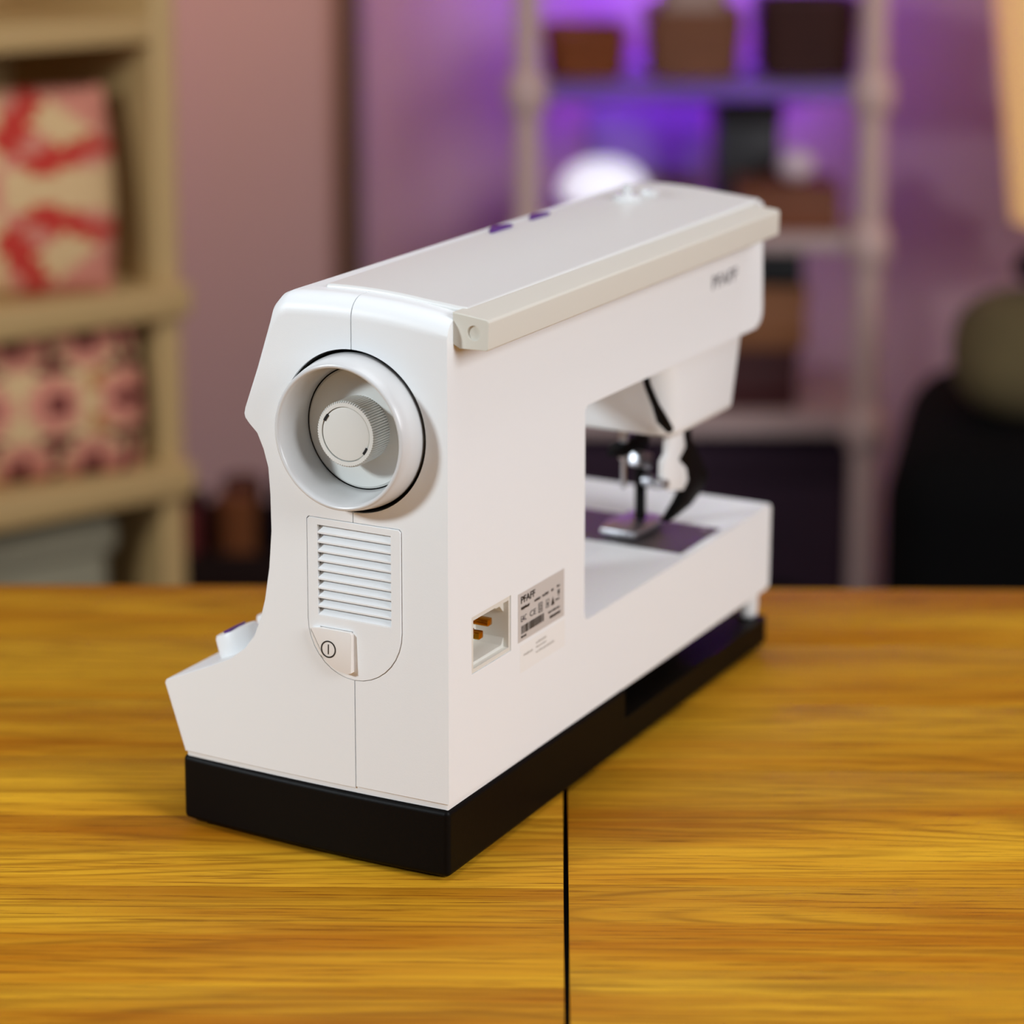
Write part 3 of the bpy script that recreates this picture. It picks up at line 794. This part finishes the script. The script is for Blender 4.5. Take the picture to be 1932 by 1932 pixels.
# grey speckled print on the wall
M['print_grey'] = mat('speckled_print', (158, 146, 152), 0.9, var=0.5, vscale=34)
t = empty('wall_print', (at(1220, 270, WALLY).x, WALLY - 0.012, at(1220, 330, WALLY).z))
tag(t, 'grey speckled picture on the wall behind the white dome lamp', 'picture')
obj('frame', bx(-0.085, 0.085, 0.0, 0.0115, 0.0, 0.115, bev=0.002), M['print_grey'], t)
obj('picture_sheet', bx(-0.076, 0.076, -0.0006, 0.0004, 0.009, 0.106), M['print_grey'], t)

# things on the third board: a stack of three boxes
zz = zs3
xa = X(1424)
h3, h2, h1 = 0.084, 0.084, 0.070
carton('carton', X(1330), X(1524), SY + 0.05, SY + 0.20, zz, h3, M['boxred'], 'dark red box at the bottom of the three-box stack', 'box')
carton('carton', X(1340), X(1540), SY + 0.05, SY + 0.20, zz + h3, h2, M['boxtan'], 'tan box in the middle of the three-box stack', 'box')
carton('carton', X(1345), X(1532), SY + 0.05, SY + 0.20, zz + h3 + h2, h1 * 0.95, M['boxblack'], 'black box on top of the three-box stack', 'box')
# floor below the shelf: dark cushions
M['plum'] = mat('plum_velvet', (50, 27, 44), 0.9, var=0.2, vscale=10)
M['blackcloth'] = mat('black_cloth', (6, 5, 5), 0.9, spec=0.1)
def pouf(loc, r, h, m, label, mb):
    t = empty('pouf', loc); tag(t, label, 'pouf')
    pr = [(0, 0), (r * 0.85, 0), (r * 0.97, h * 0.15), (r, h * 0.45), (r * 0.96, h * 0.8), (r * 0.8, h * 0.97), (r * 0.3, h * 1.02), (0, h)]
    obj('cover', lathe(pr, 'z', 40), m, t, ang=80)
    obj('button', lathe([(0, h * 1.035), (0.018, h * 1.03), (0.02, h * 1.0), (0, h)], 'z', 20), mb, t)
    obj('piping', tube([(r * 0.97 * math.cos(2 * PI * k / 40), r * 0.97 * math.sin(2 * PI * k / 40), h * 0.78) for k in range(41)], 0.006, 6, cap=False), m, t)
    return t
t = empty('storage_chest', ((X(1060) + X(1640, 3.41)) / 2, SY + 0.19, FLOOR)); tag(t, 'dark plum fabric chest under the lowest board of the pole shelf', 'chest')
tw = (X(1640, 3.41) - X(1060)) / 2
obj('body', bx(-tw, tw, -0.14, 0.14, 0, zs3 - TH - FLOOR - 0.075, bev=0.01, seg=3), M['plum'], t)
obj('lid', bx(-tw - 0.005, tw + 0.005, -0.145, 0.145, zs3 - TH - FLOOR - 0.075, zs3 - TH - FLOOR - 0.02, bev=0.01, seg=3), M['plum'], t)
pouf((X(1360), 3.00, FLOOR), 0.16, 0.24, M['plum'], 'plum velvet pouf in front of the pole shelf', M['plum'])
p2 = blob('cushion', (X(1385), 3.00, FLOOR + 0.251), (0.10, 0.09, 0.05), M['blackcloth'], 'black cushion lying on the plum pouf', 'cushion', 0.05, 3)

# ------------------------------------------------------------------ right: armchair, throw, floor lamp
def armchair():
    c = at(1800, 800, 2.95)
    t = empty('armchair', (c.x + 0.345, 2.93, FLOOR), math.radians(-12))
    tag(t, 'black upholstered armchair beside the lamp', 'armchair')
    m = M['blackcloth']
    obj('seat', bx(-0.188, 0.188, -0.24, 0.155, 0.20, 0.42, bev=0.03, seg=4), m, t)
    obj('backrest', bx(-0.188, 0.188, 0.158, 0.30, 0.20, 0.66, bev=0.06, seg=5), m, t)
    for s in (-1, 1):
        obj('armrest', bx(s * 0.30 - 0.11, s * 0.30 + 0.11, -0.25, 0.26, 0.12, 0.57, bev=0.07, seg=6), m, t)
        for y in (-0.2, 0.2):
            obj('leg', lathe([(0, 0), (0.016, 0), (0.022, 0.13), (0, 0.13)], 'z', 16, None, s * 0.28, y), M['boxbrown'], t)
    return t, c
ac, acc = armchair()
M['olive'] = mat('olive_wool', (92, 78, 48), 0.95, bump=0.5, bscale=120, var=0.25, vscale=20)
pz = FLOOR + 0.475
pp_ = at(1905, 800, 2.92)
b = blob('folded_throw', (acc.x + 0.345 - 0.262, 2.96, FLOOR + 0.5705), (0.090, 0.10, 0.078), M['olive'], 'olive wool throw heaped on the black armchair', 'throw', 0.10, 9)
blob('black_hat', (acc.x + 0.345 - 0.235, 2.96, FLOOR + 0.5705 + 0.150), (0.045, 0.045, 0.024), M['blackcloth'], 'black felt hat on top of the olive throw', 'hat', 0.05, 12)

def floor_lamp():
    Y = 3.30
    xe = at(1880, 200, Y).x
    r1, r2 = 0.160, 0.114
    zt, zb = at(1900, -200, Y).z, at(1900, 415, Y).z
    t = empty('floor_lamp', (xe + 0.14, Y, FLOOR)); tag(t, 'lit floor lamp with a cream cone shade in the corner by the armchair', 'lamp')
    obj('lamp_base', lathe([(0, 0), (0.13, 0), (0.13, 0.012), (0.02, 0.025), (0, 0.025)], 'z', 40), M['boxbrown'], t)
    obj('pole', lathe([(0, 0.02), (0.010, 0.02), (0.010, zt - FLOOR - 0.06), (0, zt - FLOOR - 0.06)], 'z', 16), M['boxbrown'], t)
    m = mat('lit_lampshade', (240, 205, 150), 0.8, emit=(255, 190, 116), estr=0.38)
    obj('lamp_shade', lathe([(r1, zt - FLOOR), (r2, zb - FLOOR), (r2 - 0.003, zb - FLOOR), (r1 - 0.003, zt - FLOOR)], 'z', 56, closed=True), m, t, ang=60)
    hub = zt - FLOOR - 0.05
    obj('bulb', lathe([(0, hub + 0.06), (0.02, hub + 0.05), (0.03, hub + 0.03), (0.015, hub), (0, hub)], 'z', 24), mat('warm_bulb', (255, 220, 170), 0.5, emit=(255, 190, 120), estr=35), t, ang=80)
    for k in range(3):
        a = 2 * PI * k / 3
        obj('shade_strut', tube([(0, 0, zt - FLOOR - 0.062), (r1 * 0.985 * math.cos(a), r1 * 0.985 * math.sin(a), zt - FLOOR - 0.01)], 0.002, 6), M['steel'], t)
floor_lamp()

# ------------------------------------------------------------------ left: bookcase with cushions
M['cream'] = mat('cream_paint', (194, 160, 106), 0.55, var=0.05, vscale=5)
BA = math.radians(38)
corner = at(340, 560, 2.80); corner.z = FLOOR
bk = empty('bookcase', corner, BA)
tag(bk, 'cream wooden bookcase holding patchwork cushions', 'bookcase')
BW, BD, BH = 0.80, 0.34, 1.62
obj('side_panel', bx(-0.028, 0, 0, BD, 0, BH, bev=0.002), M['cream'], bk)
obj('side_panel', bx(-BW, -BW + 0.028, 0, BD, 0, BH, bev=0.002), M['cream'], bk)
obj('back_panel', bx(-BW + 0.028, -0.028, BD - 0.012, BD, 0, BH), M['cream'], bk)
zA, zB, zC = at(330, 28, 2.80).z - FLOOR, at(330, 535, 2.80).z - FLOOR, at(330, 872, 2.80).z - FLOOR
for z in (zA, zB, zC, 0.10, BH - 0.001 + 0.028):
    obj('shelf_board', bx(-BW + 0.028, -0.028, 0, BD - 0.012, z - 0.028, z, bev=0.0015), M['cream'], bk)
# rounded post caps at the board ends, seen as knobs on the stile
for z in (zB, zC):
    obj('shelf_nosing', bx(-BW, 0.006, -0.016, 0.0, z - 0.034, z + 0.002, bev=0.004), M['cream'], bk)
bk_m = Matrix.Translation(corner) @ Matrix.Rotation(BA, 4, 'Z')
M['quiltred'] = mat('red_cotton', (190, 50, 36), 0.9, var=0.12, vscale=60)
M['quiltpink'] = mat('pink_cotton', (206, 130, 108), 0.9, var=0.1, vscale=60)
M['quiltcream'] = mat('cream_cotton', (214, 178, 128), 0.9, var=0.06, vscale=60)
M['quiltmaroon'] = mat('maroon_cotton', (96, 26, 24), 0.9)
M['quiltochre'] = mat('ochre_cotton', (176, 110, 50), 0.9)
def pillow(name, wd, ht, thick, mats, pick, loc, rz, tilt, label, n=30):
    bm = bmesh.new(); g = {}
    for s in (1, -1):
        for i in range(n + 1):
            for j in range(n + 1):
                a, b = 2 * i / n - 1, 2 * j / n - 1
                if s == -1 and (i in (0, n) or j in (0, n)): g[s, i, j] = g[1, i, j]; continue
                t_ = thick / 2 * ((1 - a * a) ** 0.45) * ((1 - b * b) ** 0.45) if abs(a) < 1 and abs(b) < 1 else 0
                pin = 1 - 0.06 * (a * a * (1 - b * b) + b * b * (1 - a * a)) * -1 - 0.05
                g[s, i, j] = bm.verts.new((a * wd / 2 * pin, -s * t_, (b + 1) * ht / 2))
    for s in (1, -1):
        for i in range(n):
            for j in range(n):
                q = (g[s, i, j], g[s, i + 1, j], g[s, i + 1, j + 1], g[s, i, j + 1])
                f = bm.faces.new(q if s == 1 else q[::-1])
                f.material_index = pick(2 * (i + .5) / n - 1, 2 * (j + .5) / n - 1)
    o = obj(name, bm, mats, None, ang=80)
    zmin = min(v.co.z for v in o.data.vertices)
    o.location = loc; o.rotation_euler = (tilt, 0, rz)
    tag(o, label, 'cushion')
    return o
def star(a, b):
    rr = math.hypot(a, b); d = abs(math.degrees(math.atan2(b, a)) % 90 - 45)
    if rr < 0.20: return 1
    if rr < 0.42: return 2 if d > 9 else 1
    if rr < 0.74: return 0 if 5 < d < 29 else (1 if d <= 5 else 2)
    if rr < 1.02: return 2 if d < 13 else 0 if d < 24 else 1 if d < 31 else 2
    return 1 if d < 20 else 0
def flowers(a, b):
    x, y = a * 2.0, b * 0.95
    row = round(y / 0.80); xo = 0.45 * (row % 2)
    cx = round((x - xo) / 0.90) * 0.90 + xo; cy = row * 0.80
    d = math.hypot(x - cx, y - cy); kind = (round(cx * 3) * 7 + row * 5) % 3
    if d < 0.15: return (3, 4, 3)[kind]
    if d < 0.36: return (1, 2, 1)[kind]
    return (2, 3, 4)[(kind + row) % 3] if d > 0.42 else 2
qm = [M['quiltred'], M['quiltpink'], M['quiltcream'], M['quiltmaroon'], M['quiltochre']]
def on_shelf(x, y, z): return bk_m @ Vector((x, y, z))
pillow('quilt_cushion', 0.30, 0.222, 0.09, qm, star, on_shelf(-0.212, 0.062, zB + 0.0005), BA - math.radians(22), math.radians(-10), 'square cushion pieced as a red and cream star, on the bookcase')
pillow('quilt_cushion', 0.36, 0.164, 0.08, qm, flowers, on_shelf(-0.222, 0.048, zC + 0.0005), BA - math.radians(14), math.radians(-8), 'cushion with maroon and ochre flower patches, on the bookcase')
# folded pink cloth hanging over the edge under the star cushion
# bin and dark basket in the lowest compartment
M['palegrey'] = mat('pale_grey_fabric', (146, 138, 114), 0.9, var=0.08, vscale=20)
M['taupe'] = mat('taupe_fabric', (92, 80, 70), 0.9)
def fabric_bin():
    p = on_shelf(-0.275, 0.16, 0.10)
    t = empty('storage_bin', p, BA); tag(t, 'pale grey fabric storage bin on the bottom board of the bookcase', 'bin')
    bm = bx(-0.20, 0.20, -0.13, 0.13, 0, 0.39, bev=0.02, seg=4)
    obj('body', bm, M['palegrey'], t)
    obj('rim', bx(-0.206, 0.206, -0.136, 0.136, 0.355, 0.395, bev=0.012, seg=3), M['palegrey'], t)
    obj('grip', tube([(-0.06, -0.137, 0.22), (-0.05, -0.150, 0.17), (0, -0.155, 0.155), (0.05, -0.150, 0.17), (0.06, -0.137, 0.22)], 0.008, 8), M['taupe'], t)
fabric_bin()
# dark basket of fabric rolls between bookcase and shelf
def fabric_basket():
    c = at(455, 985, 3.18)
    t = basket(c.x - 0.135, c.x + 0.135, FLOOR, 0.36, 0.24, M['wickerdark2'], 'dark wicker basket of fabric rolls on the floor beside the bookcase', rows=10, y=3.06)
    cols = [('red', (104, 30, 24)), ('orange', (116, 62, 20)), ('navy', (22, 22, 46)), ('maroon', (50, 12, 14)), ('rust', (76, 34, 22)), ('brown', (40, 22, 18))]
    for i, (nm, c_) in enumerate(cols):
        x = c.x - 0.07 + 0.07 * (i % 3); y = 3.12 + 0.085 * (i // 3)
        r = 0.026
        e = empty('fabric_roll', (x, y, FLOOR + 0.0085)); tag(e, '%s fabric roll standing in the dark wicker basket' % nm, 'fabric roll')
        m = mat(nm + '_fabric', c_, 0.9, var=0.15, vscale=40)
        h = 0.395 + 0.018 * ((i * 7) % 3)
        obj('cloth', lathe([(0.008, 0), (r, 0), (r, h), (r - 0.004, h + 0.002), (0.008, h)], 'z', 24, closed=True), m, e)
        obj('core', lathe([(0.0075, 0), (0.0075, h + 0.003), (0.006, h + 0.003), (0.006, 0)], 'z', 16, closed=True), M['boxtan'], e)
fabric_basket()

# warm ceiling spot aimed at the bookcase corner
def ceiling_spot():
    t = empty('ceiling_spot', (-0.60, 2.70, 1.85)); tag(t, 'small warm ceiling spotlight above the bookcase', 'spotlight')
    obj('rose', lathe([(0, -0.012), (0.05, -0.012), (0.05, 0), (0, 0)], 'z', 32), M['shelfwhite'], t)
    obj('can', lathe([(0.032, -0.11), (0.036, -0.11), (0.036, -0.02), (0, -0.012), (0, -0.015), (0.032, -0.024)], 'z', 32, closed=True), M['shelfwhite'], t)
    l = bpy.data.lights.new('spot_lamp', 'SPOT'); l.energy = 105; l.color = (1.0, 0.62, 0.38); l.spot_size = math.radians(54); l.spot_blend = 1.0; l.shadow_soft_size = 0.03
    o = bpy.data.objects.new('spot_lamp', l); COL.objects.link(o); o.parent = t; o.location = (0, 0, -0.10)
    d = Vector((-0.60, 3.75, 0.80)) - Vector((-0.60, 2.70, 1.75))
    o.rotation_euler = d.to_track_quat('-Z', 'Y').to_euler()
ceiling_spot()
